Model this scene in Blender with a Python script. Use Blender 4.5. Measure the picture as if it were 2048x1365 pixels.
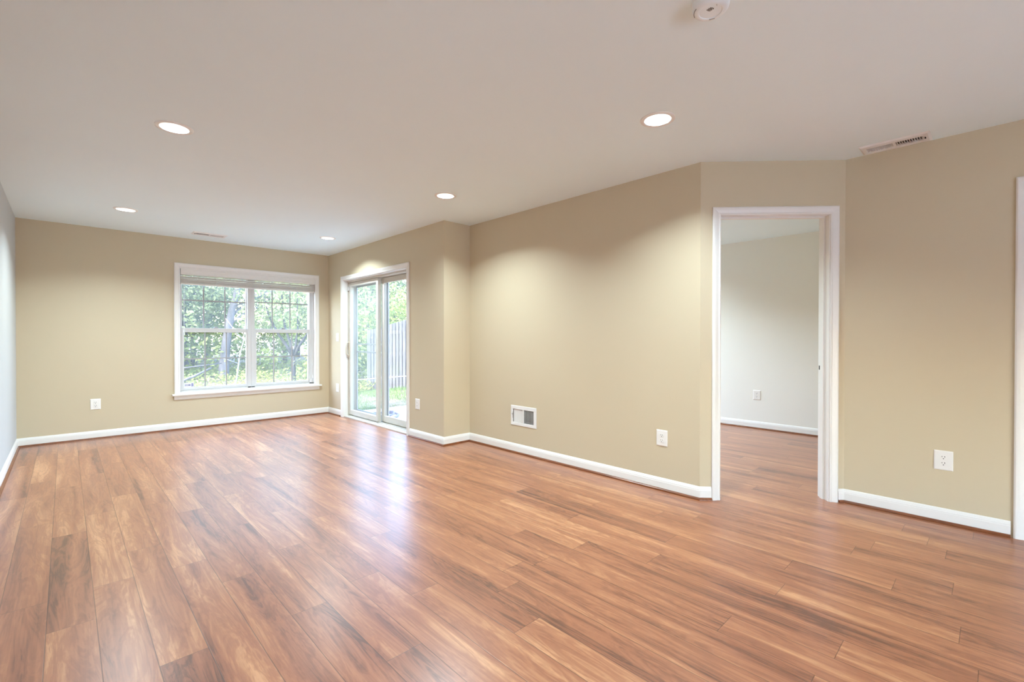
import bpy, bmesh, math, random
from mathutils import Vector, Matrix
random.seed(7)
R = math.radians
scene = bpy.context.scene
for o in list(bpy.data.objects):
    bpy.data.objects.remove(o)
COL = scene.collection

# ------------------------------------------------------------------ camera
cam_data = bpy.data.cameras.new('camera')
cam_data.sensor_fit = 'HORIZONTAL'
cam_data.sensor_width = 36.0
cam_data.lens = 16.362
cam_data.clip_start = 0.02
cam_data.clip_end = 200
cam = bpy.data.objects.new('camera', cam_data)
cam.location = (0, 0, 1.166)
cam.rotation_euler = (R(90 - 0.393), R(-0.056), R(-43.8246))
COL.objects.link(cam)
scene.camera = cam

# ------------------------------------------------------------------ world, sun, exposure
world = bpy.data.worlds.new('sky')
scene.world = world
world.use_nodes = True
wn = world.node_tree
wn.nodes.clear()
w_out = wn.nodes.new('ShaderNodeOutputWorld')
w_bg = wn.nodes.new('ShaderNodeBackground')
w_sky = wn.nodes.new('ShaderNodeTexSky')
w_sky.sky_type = 'NISHITA'
w_sky.sun_disc = False
w_sky.sun_elevation = R(52)
w_sky.sun_rotation = R(250)
w_sky.air_density = 1.0
w_sky.dust_density = 1.2
w_sky.ozone_density = 1.0
w_bg.inputs['Strength'].default_value = 3.5
wn.links.new(w_sky.outputs[0], w_bg.inputs[0])
wn.links.new(w_bg.outputs[0], w_out.inputs[0])

sun_data = bpy.data.lights.new('sun', 'SUN')
sun_data.energy = 9.0
sun_data.angle = R(3)
sun_data.color = (1.0, 0.95, 0.86)
sun = bpy.data.objects.new('sun', sun_data)
sun.rotation_euler = (R(40), 0, R(-70))     # from the left of the house, never straight into a window
sun.location = (0, -4, 12)
COL.objects.link(sun)

CAN_POWER = 12.5
CAN_COLOR = (0.82, 1.0, 1.09)

vs = scene.view_settings
vs.view_transform = 'Standard'
vs.look = 'None'
vs.exposure = 0.20
vs.gamma = 1.0
vs.use_curve_mapping = False
cy = scene.cycles
cy.use_denoising = True
cy.max_bounces = 12
cy.diffuse_bounces = 7
cy.glossy_bounces = 4
cy.transmission_bounces = 8
cy.transparent_max_bounces = 16
cy.sample_clamp_indirect = 4.0
cy.caustics_reflective = True
cy.caustics_refractive = False

# ------------------------------------------------------------------ dimensions (metres, camera stands over 0,0)
H = 2.43
XL, YB, X1, YJ, X2 = -0.376, 7.165, 2.943, 4.1265, 3.298
E_ = Vector((3.2984, 1.4792))
F_ = Vector((3.9945, 0.7488))
XF = 3.9945
YREAR = -3.0
XB = 6.42                      # far wall of the next room
D_ = (F_ - E_); DL = D_.length; D_.normalize()
N_ = Vector((D_.y, -D_.x))     # into the main room
if N_.dot(E_) > 0: N_ = -N_

# ------------------------------------------------------------------ mesh helpers
class MB:
    def __init__(s): s.v = []; s.f = []
    def add(s, verts, faces):
        b = len(s.v); s.v += [tuple(p) for p in verts]; s.f += [tuple(i + b for i in f) for f in faces]
        return s
    def box(s, x0, x1, y0, y1, z0, z1):
        v = [(x0,y0,z0),(x1,y0,z0),(x1,y1,z0),(x0,y1,z0),(x0,y0,z1),(x1,y0,z1),(x1,y1,z1),(x0,y1,z1)]
        return s.add(v, [(0,3,2,1),(4,5,6,7),(0,1,5,4),(1,2,6,5),(2,3,7,6),(3,0,4,7)])
    def mbox(s, M, sx, sy, sz):
        v = [M @ Vector((a*sx/2, b*sy/2, c*sz/2)) for c in (-1,1) for a,b in ((-1,-1),(1,-1),(1,1),(-1,1))]
        return s.add(v, [(0,3,2,1),(4,5,6,7),(0,1,5,4),(1,2,6,5),(2,3,7,6),(3,0,4,7)])
    def cbox(s, x0, x1, y0, y1, z0, z1, c):
        """box whose +y face is chamfered by c (plates that stand off a wall)"""
        v = [(x0,y0,z0),(x1,y0,z0),(x1,y0,z1),(x0,y0,z1),
             (x0,y1-c*.5,z0),(x1,y1-c*.5,z0),(x1,y1-c*.5,z1),(x0,y1-c*.5,z1),
             (x0+c,y1,z0+c),(x1-c,y1,z0+c),(x1-c,y1,z1-c),(x0+c,y1,z1-c)]
        f = [(0,1,2,3)]
        for a in (0,4):
            for k in range(4):
                f.append((a+k, a+4+k, a+4+(k+1)%4, a+(k+1)%4))
        f.append((11,10,9,8))
        return s.add(v, f)
    def prism(s, a, b, prof, m0=0.0, m1=0.0, nrm=None):
        """profile [(d,z)] swept from a to b (2-D points); d is measured along nrm; m0,m1 are end mitres"""
        a = Vector(a); b = Vector(b); t = (b-a).normalized(); n = Vector(nrm)
        k = len(prof); v = []
        for d, z in prof:
            p = a + n*d + t*(d*m0); v.append((p.x, p.y, z))
        for d, z in prof:
            p = b + n*d - t*(d*m1); v.append((p.x, p.y, z))
        f = [(i, (i+1) % k, k+(i+1) % k, k+i) for i in range(k)]
        f += [tuple(range(k-1, -1, -1)), tuple(range(k, 2*k))]
        return s.add(v, f)
    def tube(s, pts, rad, seg=8, cap=True):
        pts = [Vector(p) for p in pts]; n = len(pts)
        rads = rad if isinstance(rad, (list, tuple)) else [rad]*n
        rings = []
        for i, p in enumerate(pts):
            t = (pts[min(i+1,n-1)] - pts[max(i-1,0)]).normalized()
            u = t.orthogonal().normalized() if i == 0 else (u - t*u.dot(t)).normalized()
            w = t.cross(u)
            rings.append([p + (u*math.cos(2*math.pi*k/seg) + w*math.sin(2*math.pi*k/seg))*rads[i] for k in range(seg)])
        v = [q for r in rings for q in r]; f = []
        for i in range(n-1):
            for k in range(seg):
                f.append((i*seg+k, i*seg+(k+1)%seg, (i+1)*seg+(k+1)%seg, (i+1)*seg+k))
        if cap:
            f.append(tuple(range(seg-1,-1,-1))); f.append(tuple((n-1)*seg+k for k in range(seg)))
        return s.add(v, f)
    def lathe(s, prof, c=(0,0,0), seg=40, close=False):
        """profile [(r,z)] turned about z"""
        v = []; f = []; n = len(prof)
        for r, z in prof:
            for k in range(seg):
                a = 2*math.pi*k/seg
                v.append((c[0]+r*math.cos(a), c[1]+r*math.sin(a), c[2]+z))
        for i in range(n-1 if not close else n):
            j = (i+1) % n
            for k in range(seg):
                f.append((i*seg+k, i*seg+(k+1)%seg, j*seg+(k+1)%seg, j*seg+k))
        return s.add(v, f)
    def disc(s, c, r, axis='z', seg=32):
        v = []
        for k in range(seg):
            a = 2*math.pi*k/seg; p, q = r*math.cos(a), r*math.sin(a)
            v.append((c[0]+p, c[1]+q, c[2]) if axis == 'z' else ((c[0]+p, c[1], c[2]+q) if axis == 'y' else (c[0], c[1]+p, c[2]+q)))
        return s.add(v, [tuple(range(seg))])

def world_loc(o):
    p = Vector((0,0,0))
    while o is not None: p += o.location; o = o.parent
    return p

def build(name, mb, mat, parent=None, local=False, smooth=False, fixn=True, bevel=0):
    """one mesh object; vertices are in world space unless local"""
    me = bpy.data.meshes.new(name)
    off = Vector((0,0,0)) if (local or parent is None) else world_loc(parent)
    me.from_pydata([tuple(Vector(p)-off) for p in mb.v], [], mb.f)
    if fixn:
        bm = bmesh.new(); bm.from_mesh(me)
        bmesh.ops.recalc_face_normals(bm, faces=bm.faces)
        bm.to_mesh(me); bm.free()
    if mat: me.materials.append(mat)
    o = bpy.data.objects.new(name, me); COL.objects.link(o)
    if parent: o.parent = parent
    if smooth:
        for p in me.polygons: p.use_smooth = True
    if bevel:
        b = o.modifiers.new('bevel', 'BEVEL'); b.width = bevel; b.segments = 2; b.limit_method = 'ANGLE'; b.angle_limit = R(40)
        b.harden_normals = False
    return o

def autosmooth(o, ang=40):
    me = o.data
    bm = bmesh.new(); bm.from_mesh(me)
    for f in bm.faces: f.smooth = True
    for e in bm.edges:
        if len(e.link_faces) == 2 and e.calc_face_angle(0) > R(ang): e.smooth = False
    bm.to_mesh(me); bm.free()
    return o

def tag(o, label=None, cat=None, group=None, kind=None):
    if label: o['label'] = label
    if cat: o['category'] = cat
    if group: o['group'] = group
    if kind: o['kind'] = kind
    return o

def empty(name, loc, rz=0.0):
    o = bpy.data.objects.new(name, None); o.empty_display_size = 0.1
    o.location = loc; o.rotation_euler = (0,0,rz); COL.objects.link(o); return o

def struct(o, label, cat): return tag(o, label, cat, kind='structure')

# ------------------------------------------------------------------ materials
def new_mat(name):
    m = bpy.data.materials.new(name); m.use_nodes = True
    nt = m.node_tree; b = nt.nodes['Principled BSDF']
    return m, nt, b

def paint(name, col, rough=0.55, spec=0.4, scale=180.0, bump=0.05, var=0.02):
    m, nt, b = new_mat(name)
    tc = nt.nodes.new('ShaderNodeTexCoord')
    nz = nt.nodes.new('ShaderNodeTexNoise'); nz.inputs['Scale'].default_value = scale; nz.inputs['Detail'].default_value = 3
    n2 = nt.nodes.new('ShaderNodeTexNoise'); n2.inputs['Scale'].default_value = 1.3; n2.inputs['Detail'].default_value = 4
    mx = nt.nodes.new('ShaderNodeMix'); mx.data_type = 'RGBA'
    mx.inputs[6].default_value = (*[c*(1-var) for c in col], 1); mx.inputs[7].default_value = (*[min(1,c*(1+var)) for c in col], 1)
    bp = nt.nodes.new('ShaderNodeBump'); bp.inputs['Strength'].default_value = bump; bp.inputs['Distance'].default_value = 0.002
    L = nt.links.new
    L(tc.outputs['Object'], nz.inputs['Vector']); L(tc.outputs['Object'], n2.inputs['Vector'])
    L(n2.outputs[0], mx.inputs[0]); L(mx.outputs[2], b.inputs['Base Color'])
    L(nz.outputs[0], bp.inputs['Height']); L(bp.outputs[0], b.inputs['Normal'])
    b.inputs['Roughness'].default_value = rough; b.inputs['Specular IOR Level'].default_value = spec
    return m

M_beige = paint('beige_wall_paint', (0.605, 0.515, 0.36), 0.6, 0.3)
M_pale = paint('pale_wall_paint', (0.83, 0.82, 0.75), 0.6, 0.3)
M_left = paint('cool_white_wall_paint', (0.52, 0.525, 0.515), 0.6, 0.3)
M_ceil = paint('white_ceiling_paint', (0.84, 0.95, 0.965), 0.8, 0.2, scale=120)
M_trim = paint('white_trim_gloss', (0.84, 0.82, 0.78), 0.32, 0.5, scale=60, bump=0.02, var=0.01)
M_vinyl = paint('white_vinyl', (0.62, 0.605, 0.585), 0.35, 0.5, scale=60, bump=0.01, var=0.01)
M_cream = paint('cream_vinyl', (0.62, 0.585, 0.51), 0.38, 0.5, scale=60, bump=0.01, var=0.01)
M_screenframe = paint('grey_screen_frame', (0.42, 0.42, 0.42), 0.4, 0.5, scale=60, bump=0.01)
M_muntin = paint('grey_white_muntin', (0.36, 0.35, 0.345), 0.4, 0.4, scale=60, bump=0.01)
M_plastic = paint('white_plastic', (0.84, 0.82, 0.78), 0.3, 0.5, scale=200, bump=0.01, var=0.01)
M_blind = paint('off_white_blind', (0.86, 0.84, 0.79), 0.45, 0.4, scale=90, bump=0.02)
M_detector = paint('white_detector_plastic', (0.84, 0.90, 0.91), 0.35, 0.5, scale=200, bump=0.01, var=0.01)
M_metal = paint('white_enamel_grille', (0.83, 0.82, 0.79), 0.35, 0.5, scale=90, bump=0.01, var=0.01)
M_dark = paint('dark_cavity', (0.03, 0.028, 0.025), 0.8, 0.2)
M_duct = paint('duct_interior', (0.10, 0.085, 0.06), 0.6, 0.3, scale=20, var=0.4)
M_slot = paint('dark_slot', (0.02, 0.018, 0.015), 0.6, 0.2)
M_handle = paint('beige_handle', (0.62, 0.54, 0.42), 0.35, 0.5)
M_steel = paint('brushed_strike', (0.60, 0.60, 0.60), 0.3, 0.5)
M_mark = paint('grey_print', (0.28, 0.27, 0.26), 0.6, 0.2)
M_stick = paint('white_sticker', (0.86, 0.86, 0.90), 0.5, 0.3)
M_stickmark = paint('violet_print', (0.30, 0.28, 0.42), 0.5, 0.3)
M_cord = paint('white_cord', (0.80, 0.79, 0.76), 0.7, 0.2)
M_shoe = None

def wood_floor():
    m, nt, b = new_mat('plank_floor')
    N = nt.nodes.new; L = nt.links.new
    def math_(op, a=None, c=None, v0=None, v1=None):
        n = N('ShaderNodeMath'); n.operation = op
        if a is not None: L(a, n.inputs[0])
        elif v0 is not None: n.inputs[0].default_value = v0
        if c is not None: L(c, n.inputs[1])
        elif v1 is not None: n.inputs[1].default_value = v1
        return n.outputs[0]
    W, LEN = 0.148, 1.21
    tc = N('ShaderNodeTexCoord'); sep = N('ShaderNodeSeparateXYZ'); L(tc.outputs['Object'], sep.inputs[0])
    x, y = sep.outputs[0], sep.outputs[1]
    u = math_('DIVIDE', math_('ADD', x, v1=0.06+14.8), v1=W)
    col = math_('FLOOR', u); fu = math_('FRACT', u)
    wn1 = N('ShaderNodeTexWhiteNoise'); wn1.noise_dimensions = '1D'; L(col, wn1.inputs['W'])
    yo = math_('ADD', math_('DIVIDE', math_('ADD', y, v1=20.0), v1=LEN), wn1.outputs['Value'])
    row = math_('FLOOR', yo); fv = math_('FRACT', yo)
    pid = math_('ADD', math_('MULTIPLY', col, v1=17.31), math_('MULTIPLY', row, v1=5.77))
    wn2 = N('ShaderNodeTexWhiteNoise'); wn2.noise_dimensions = '1D'; L(pid, wn2.inputs['W'])
    wn3 = N('ShaderNodeTexWhiteNoise'); wn3.noise_dimensions = '1D'; L(math_('ADD', pid, v1=91.7), wn3.inputs['W'])
    rnd, rnd2 = wn2.outputs['Value'], wn3.outputs['Value']
    # grain coordinates, shifted per plank so that figures stop at the joints
    cmb = N('ShaderNodeCombineXYZ')
    L(math_('ADD', x, math_('MULTIPLY', rnd, v1=37.0)), cmb.inputs[0])
    L(math_('ADD', y, math_('MULTIPLY', rnd2, v1=53.0)), cmb.inputs[1])
    L(math_('MULTIPLY', rnd, v1=11.0), cmb.inputs[2])
    def mapped(sx, sy):
        mp = N('ShaderNodeMapping'); mp.inputs['Scale'].default_value = (sx, sy, 1); L(cmb.outputs[0], mp.inputs[0]); return mp.outputs[0]
    def noise(vec, sc, det=4, rough=0.55, dist=0.0):
        n = N('ShaderNodeTexNoise'); n.inputs['Scale'].default_value = sc; n.inputs['Detail'].default_value = det
        n.inputs['Roughness'].default_value = rough; n.inputs['Distortion'].default_value = dist; L(vec, n.inputs['Vector']); return n.outputs[0]
    broad = noise(mapped(11, 0.7), 1.0, 3, 0.5, 0.7)          # wide streaks of heart and sap wood
    fig = noise(mapped(13, 1.5), 1.0, 5, 0.6, 1.6)           # cathedral figure
    fine = noise(mapped(140, 3.0), 1.0, 4, 0.6, 0.2)         # pores
    rip = noise(mapped(14, 26), 1.0, 3, 0.5, 1.2)            # cross ripple in some places
    # rings: sine of the figure
    rings = math_('ADD', math_('MULTIPLY', math_('SINE', math_('MULTIPLY', fig, v1=34.0)), v1=0.5), v1=0.5)
    t = math_('ADD', math_('MULTIPLY', broad, v1=1.05), math_('MULTIPLY', rings, v1=0.15))
    t = math_('ADD', t, math_('MULTIPLY', math_('SUBTRACT', fine, v1=0.5), v1=0.30))
    t = math_('ADD', t, math_('MULTIPLY', math_('SUBTRACT', rip, v1=0.5), v1=0.07))
    t = math_('ADD', t, math_('MULTIPLY', math_('SUBTRACT', rnd, v1=0.5), v1=0.16))
    t = math_('SUBTRACT', t, v1=0.08)
    t = math_('ADD', math_('MULTIPLY', math_('SUBTRACT', t, v1=0.52), v1=1.3), v1=0.54)
    ramp = N('ShaderNodeValToRGB'); L(t, ramp.inputs[0])
    cr = ramp.color_ramp
    cr.elements[0].position = 0.16; cr.elements[0].color = (0.140, 0.052, 0.028, 1)
    cr.elements[1].position = 0.95; cr.elements[1].color = (0.608, 0.300, 0.148, 1)
    for p, c in ((0.34, (0.268, 0.096, 0.047, 1)), (0.50, (0.343, 0.127, 0.061, 1)), (0.66, (0.402, 0.162, 0.076, 1)), (0.80, (0.489, 0.225, 0.107, 1))):
        e = cr.elements.new(p); e.color = c
    # knots
    vor = N('ShaderNodeTexVoronoi'); vor.inputs['Scale'].default_value = 1.0; L(mapped(3.2, 0.9), vor.inputs['Vector'])
    kn = N('ShaderNodeMapRange'); kn.inputs[1].default_value = 0.02; kn.inputs[2].default_value = 0.09; kn.inputs[3].default_value = 0.55; kn.inputs[4].default_value = 1.0
    L(vor.outputs['Distance'], kn.inputs[0])
    # seams
    eu = math_('MINIMUM', fu, math_('SUBTRACT', fu, v0=1.0) if False else math_('SUBTRACT', None, fu, v0=1.0))
    ev = math_('MINIMUM', fv, math_('SUBTRACT', None, fv, v0=1.0))
    su = N('ShaderNodeMapRange'); su.inputs[1].default_value = 0.006; su.inputs[2].default_value = 0.014; L(eu, su.inputs[0])
    sv = N('ShaderNodeMapRange'); sv.inputs[1].default_value = 0.0006; sv.inputs[2].default_value = 0.0014; L(ev, sv.inputs[0])
    seam = math_('MULTIPLY', su.outputs[0], sv.outputs[0])
    sc_ = N('ShaderNodeMapRange'); sc_.inputs[3].default_value = 0.45; sc_.inputs[4].default_value = 1.0; L(seam, sc_.inputs[0])
    mul = N('ShaderNodeMix'); mul.data_type = 'RGBA'; mul.blend_type = 'MULTIPLY'; mul.inputs[0].default_value = 1.0
    L(ramp.outputs[0], mul.inputs[6])
    cg = N('ShaderNodeCombineColor'); fac = math_('MULTIPLY', kn.outputs[0], sc_.outputs[0])
    for i in range(3): L(fac, cg.inputs[i])
    L(cg.outputs[0], mul.inputs[7]); L(mul.outputs[2], b.inputs['Base Color'])
    rr = N('ShaderNodeMapRange'); rr.inputs[3].default_value = 0.26; rr.inputs[4].default_value = 0.36; L(fine, rr.inputs[0]); L(rr.outputs[0], b.inputs['Roughness'])
    b.inputs['Specular IOR Level'].default_value = 0.5
    b.inputs['Coat Weight'].default_value = 0.55; b.inputs['Coat Roughness'].default_value = 0.31; b.inputs['Coat IOR'].default_value = 1.5
    bp = N('ShaderNodeBump'); bp.inputs['Strength'].default_value = 0.25; bp.inputs['Distance'].default_value = 0.0008
    hsum = math_('ADD', math_('MULTIPLY', seam, v1=1.0), math_('MULTIPLY', fine, v1=0.12))
    L(hsum, bp.inputs['Height']); L(bp.outputs[0], b.inputs['Normal'])
    return m
M_floor = wood_floor()

def streaky(name, c0, c1, scale, rough=0.5, spec=0.4, stretch=(1,1,12)):
    m, nt, b = new_mat(name); N = nt.nodes.new; L = nt.links.new
    tc = N('ShaderNodeTexCoord'); mp = N('ShaderNodeMapping'); mp.inputs['Scale'].default_value = tuple(scale/s for s in stretch)
    nz = N('ShaderNodeTexNoise'); nz.inputs['Scale'].default_value = 1.0; nz.inputs['Detail'].default_value = 5
    rp = N('ShaderNodeValToRGB'); rp.color_ramp.elements[0].position = 0.3; rp.color_ramp.elements[1].position = 0.7
    rp.color_ramp.elements[0].color = (*c0, 1); rp.color_ramp.elements[1].color = (*c1, 1)
    L(tc.outputs['Object'], mp.inputs[0]); L(mp.outputs[0], nz.inputs['Vector']); L(nz.outputs[0], rp.inputs[0]); L(rp.outputs[0], b.inputs['Base Color'])
    b.inputs['Roughness'].default_value = rough; b.inputs['Specular IOR Level'].default_value = spec
    return m
M_shoe = streaky('cherry_shoe_moulding', (0.13, 0.036, 0.010), (0.23, 0.07, 0.02), 90, 0.3, 0.5, (1, 14, 1))
M_bark = streaky('pale_bark', (0.072, 0.068, 0.069), (0.157, 0.144, 0.149), 10, 0.9, 0.1, (1,1,6))
M_bark2 = streaky('dark_grey_bark', (0.025, 0.024, 0.025), (0.06, 0.057, 0.058), 10, 0.9, 0.1, (1,1,6))
M_deadwood = streaky('bleached_wood', (0.22, 0.21, 0.20), (0.32, 0.31, 0.30), 14, 0.9, 0.1, (1,1,6))
M_fence = streaky('weathered_fence_wood', (0.057, 0.055, 0.055), (0.121, 0.117, 0.117), 26, 0.85, 0.15, (1,1,14))
M_soil = streaky('leaf_litter', (0.10, 0.09, 0.065), (0.18, 0.165, 0.125), 7, 0.95, 0.05, (1,1,1))
M_patio = streaky('pale_concrete', (0.52, 0.49, 0.46), (0.64, 0.61, 0.58), 30, 0.9, 0.1, (1,1,1))
M_terrace = streaky('bounce_paving', (0.70, 0.70, 0.69), (0.80, 0.80, 0.79), 20, 0.9, 0.1, (1,1,1))  # for the added rear terrace, kept bright to bounce light
M_hose = paint('grey_violet_hose', (0.20, 0.19, 0.25), 0.4, 0.4)
M_rope = paint('white_rope', (0.50, 0.50, 0.49), 0.8, 0.1)

def leaf_mat(name, c0, c1, trans=0.35, scale=2.2):
    m, nt, b = new_mat(name); N = nt.nodes.new; L = nt.links.new
    nt.nodes.remove(b)
    out = nt.nodes['Material Output']
    tc = N('ShaderNodeTexCoord'); nz = N('ShaderNodeTexNoise'); nz.inputs['Scale'].default_value = scale; nz.inputs['Detail'].default_value = 6
    oi = N('ShaderNodeObjectInfo'); ad = N('ShaderNodeMath'); ad.operation = 'MULTIPLY_ADD'; ad.inputs[1].default_value = 0.25; L(oi.outputs['Random'], ad.inputs[0])
    L(tc.outputs['Object'], nz.inputs['Vector']); L(nz.outputs[0], ad.inputs[2])
    rp = N('ShaderNodeValToRGB'); rp.color_ramp.elements[0].position = 0.38; rp.color_ramp.elements[1].position = 0.80
    rp.color_ramp.elements[0].color = (*c0, 1); rp.color_ramp.elements[1].color = (*c1, 1); L(ad.outputs[0], rp.inputs[0])
    d = N('ShaderNodeBsdfDiffuse'); t = N('ShaderNodeBsdfTranslucent'); mx = N('ShaderNodeMixShader'); mx.inputs[0].default_value = trans
    L(rp.outputs[0], d.inputs[0]); L(rp.outputs[0], t.inputs[0]); L(d.outputs[0], mx.inputs[1]); L(t.outputs[0], mx.inputs[2]); L(mx.outputs[0], out.inputs[0])
    return m
M_leaf = leaf_mat('tree_leaves', (0.094, 0.134, 0.075), (0.281, 0.315, 0.142))
M_leaf2 = leaf_mat('grey_green_leaves', (0.112, 0.150, 0.097), (0.263, 0.291, 0.169))
M_brush = leaf_mat('undergrowth_leaves', (0.100, 0.152, 0.068), (0.271, 0.297, 0.098))
M_cover = leaf_mat('yellow_green_groundcover', (0.164, 0.216, 0.070), (0.327, 0.338, 0.122))
M_grass = leaf_mat('lawn_grass', (0.103, 0.190, 0.063), (0.196, 0.270, 0.103), 0.25)

def glass(name, veil=0.06, refl=0.9, veil_col=(0.85,0.9,0.88)):
    """thin pane: see-through, mirror by Fresnel, with a pale haze veil mixed in"""
    m, nt, b = new_mat(name); N = nt.nodes.new; L = nt.links.new
    nt.nodes.remove(b); out = nt.nodes['Material Output']
    tr = N('ShaderNodeBsdfTransparent'); tr.inputs[0].default_value = (0.97, 0.985, 0.975, 1)
    gl = N('ShaderNodeBsdfGlossy'); gl.inputs['Roughness'].default_value = 0.0; gl.inputs[0].default_value = (refl,)*3 + (1,)
    ge = N('ShaderNodeNewGeometry'); dt = N('ShaderNodeVectorMath'); dt.operation = 'DOT_PRODUCT'; L(ge.outputs['Incoming'], dt.inputs[0]); L(ge.outputs['Normal'], dt.inputs[1])
    def mth(op, a, v, rev=False):
        n = N('ShaderNodeMath'); n.operation = op
        if rev: n.inputs[0].default_value = v; L(a, n.inputs[1])
        else: L(a, n.inputs[0]); n.inputs[1].default_value = v
        return n.outputs[0]
    ab = N('ShaderNodeMath'); ab.operation = 'ABSOLUTE'; L(dt.outputs['Value'], ab.inputs[0])
    fr = mth('ADD', mth('MULTIPLY', mth('POWER', mth('SUBTRACT', ab.outputs[0], 1.0, True), 5.0), 0.92), 0.07)   # Schlick, two surfaces
    m1 = N('ShaderNodeMixShader'); L(fr, m1.inputs[0]); L(tr.outputs[0], m1.inputs[1]); L(gl.outputs[0], m1.inputs[2])
    df = N('ShaderNodeBsdfDiffuse'); df.inputs[0].default_value = (*veil_col, 1); tl = N('ShaderNodeBsdfTranslucent'); tl.inputs[0].default_value = (*veil_col, 1)
    md = N('ShaderNodeMixShader'); md.inputs[0].default_value = 0.6; L(df.outputs[0], md.inputs[1]); L(tl.outputs[0], md.inputs[2])
    nz = N('ShaderNodeTexNoise'); nz.inputs['Scale'].default_value = 5.0; tc = N('ShaderNodeTexCoord'); L(tc.outputs['Object'], nz.inputs['Vector'])
    mr = N('ShaderNodeMapRange'); mr.inputs[3].default_value = veil*0.7; mr.inputs[4].default_value = veil*1.3; L(nz.outputs[0], mr.inputs[0])
    m2 = N('ShaderNodeMixShader'); L(mr.outputs[0], m2.inputs[0]); L(m1.outputs[0], m2.inputs[1]); L(md.outputs[0], m2.inputs[2])
    L(m2.outputs[0], out.inputs[0])
    return m
M_glass = glass('window_glass', 0.10)  # pale veil in the panes imitates haze over the view
M_doorglass = glass('door_glass', 0.05)
M_mesh = glass('insect_screen_mesh', 0.13, 0.15, (0.6,0.64,0.62))

def emis(name, col, s):
    m, nt, b = new_mat(name)
    b.inputs['Base Color'].default_value = (0.9,0.9,0.9,1); b.inputs['Emission Color'].default_value = (*col,1); b.inputs['Emission Strength'].default_value = s
    return m
M_lens = emis('glowing_lens', (1.0, 0.96, 0.9), 4.0)

# ------------------------------------------------------------------ floor and ceiling (L-shaped house outline)
OUT = [(XL-.12, YREAR-.12), (XB+.12, YREAR-.12), (XB+.12, YJ+.16), (X1+.16, YJ+.16), (X1+.16, YB+.16), (XL-.12, YB+.16)]
fl = MB()
k = len(OUT)
fl.add([(x,y,-0.1) for x,y in OUT] + [(x,y,0.0) for x,y in OUT], [tuple(range(k-1,-1,-1)), tuple(range(k,2*k))] + [(i,(i+1)%k,k+(i+1)%k,k+i) for i in range(k)])
floor = build('floor', fl, M_floor)
struct(floor, 'reddish brown wood plank floor running through both rooms', 'floor')

CANS = [
    (0.479, 3.436, 'larger white recessed ceiling light on the left, nearest the left wall'),
    (2.476, 1.365, 'white recessed ceiling light above the doorway side, the largest on the right'),
    (0.435, 5.957, 'white recessed ceiling light near the back wall, left of the ceiling vent'),
    (2.4425, 3.400, 'white recessed ceiling light in front of the wall corner, middle of the ceiling'),
    (2.4045, 5.8785, 'small looking white recessed ceiling light close to the sliding door corner'),
]
ROOM2_UNSEEN = [(4.75, 3.1), (4.3, 2.3), (5.65, 3.45)]  # out of view, added to brighten the next room
CANS_UNSEEN = [(0.46, 1.0), (1.5, -1.6)]  # out of view, added as extra light for the main room
CAN_R = 0.082
VENTS = [(1.285, 6.705, 0.36, 0.19, 0.0), (3.888, 0.467, 0.355, 0.185, R(90))]
ALLCANS = [(c[0], c[1]) for c in CANS] + CANS_UNSEEN + ROOM2_UNSEEN
cu = bpy.data.curves.new('ceiling', 'CURVE'); cu.dimensions = '2D'; cu.fill_mode = 'BOTH'; cu.extrude = 0.06
def spl(pts):
    s = cu.splines.new('POLY'); s.points.add(len(pts)-1)
    for p, q in zip(s.points, pts): p.co = (q[0], q[1], 0, 1)
    s.use_cyclic_u = True
spl(OUT)
for x, y in ALLCANS: spl([(x+CAN_R*math.cos(2*math.pi*k/32), y+CAN_R*math.sin(2*math.pi*k/32)) for k in range(32)])
for x, y, a, b, rz in VENTS:
    hx, hy = (a/2-.035, b/2-.04) if rz == 0 else (b/2-.04, a/2-.035)
    spl([(x-hx,y-hy),(x+hx,y-hy),(x+hx,y+hy),(x-hx,y+hy)])
tmp = bpy.data.objects.new('tmp', cu); COL.objects.link(tmp)
me = bpy.data.meshes.new_from_object(tmp.evaluated_get(bpy.context.evaluated_depsgraph_get()))
bpy.data.objects.remove(tmp)
me.name = 'ceiling'
for v in me.vertices: v.co.z += H + 0.06
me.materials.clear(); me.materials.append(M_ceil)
for p in me.polygons: p.use_smooth = False
ceil = bpy.data.objects.new('ceiling', me); COL.objects.link(ceil)
struct(ceil, 'smooth white ceiling with recessed lights', 'ceiling')
roof = MB(); k = len(OUT)
roof.add([(x,y,H+.30) for x,y in OUT] + [(x,y,H+.36) for x,y in OUT], [tuple(range(k-1,-1,-1)), tuple(range(k,2*k))] + [(i,(i+1)%k,k+(i+1)%k,k+i) for i in range(k)])
for i in range(k):
    a, b = Vector(OUT[i]), Vector(OUT[(i+1) % k]); t = (b-a).normalized(); n = Vector((-t.y, t.x))
    roof.prism(a, b, [(0, H+.12), (0.05, H+.12), (0.05, H+.31), (0, H+.31)], nrm=n)
struct(build('trim_10', roof, M_soil), 'floor structure above the white ceiling', 'ceiling')

# ------------------------------------------------------------------ walls
def wall_boxes(mb, axis, c0, c1, s0, s1, z0, z1, hole=None):
    """axis 'x': the wall spans s along x, c is y; axis 'y': the wall spans s along y, c is x"""
    def bx(a, b, p, q):
        if b-a < 1e-4 or q-p < 1e-4: return
        if axis == 'x': mb.box(a, b, c0, c1, p, q)
        else: mb.box(c0, c1, a, b, p, q)
    if not hole: bx(s0, s1, z0, z1); return mb
    h0, h1, q0, q1 = hole
    bx(s0, h0, z0, z1); bx(h1, s1, z0, z1); bx(h0, h1, z0, q0); bx(h0, h1, q1, z1); return mb

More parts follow.
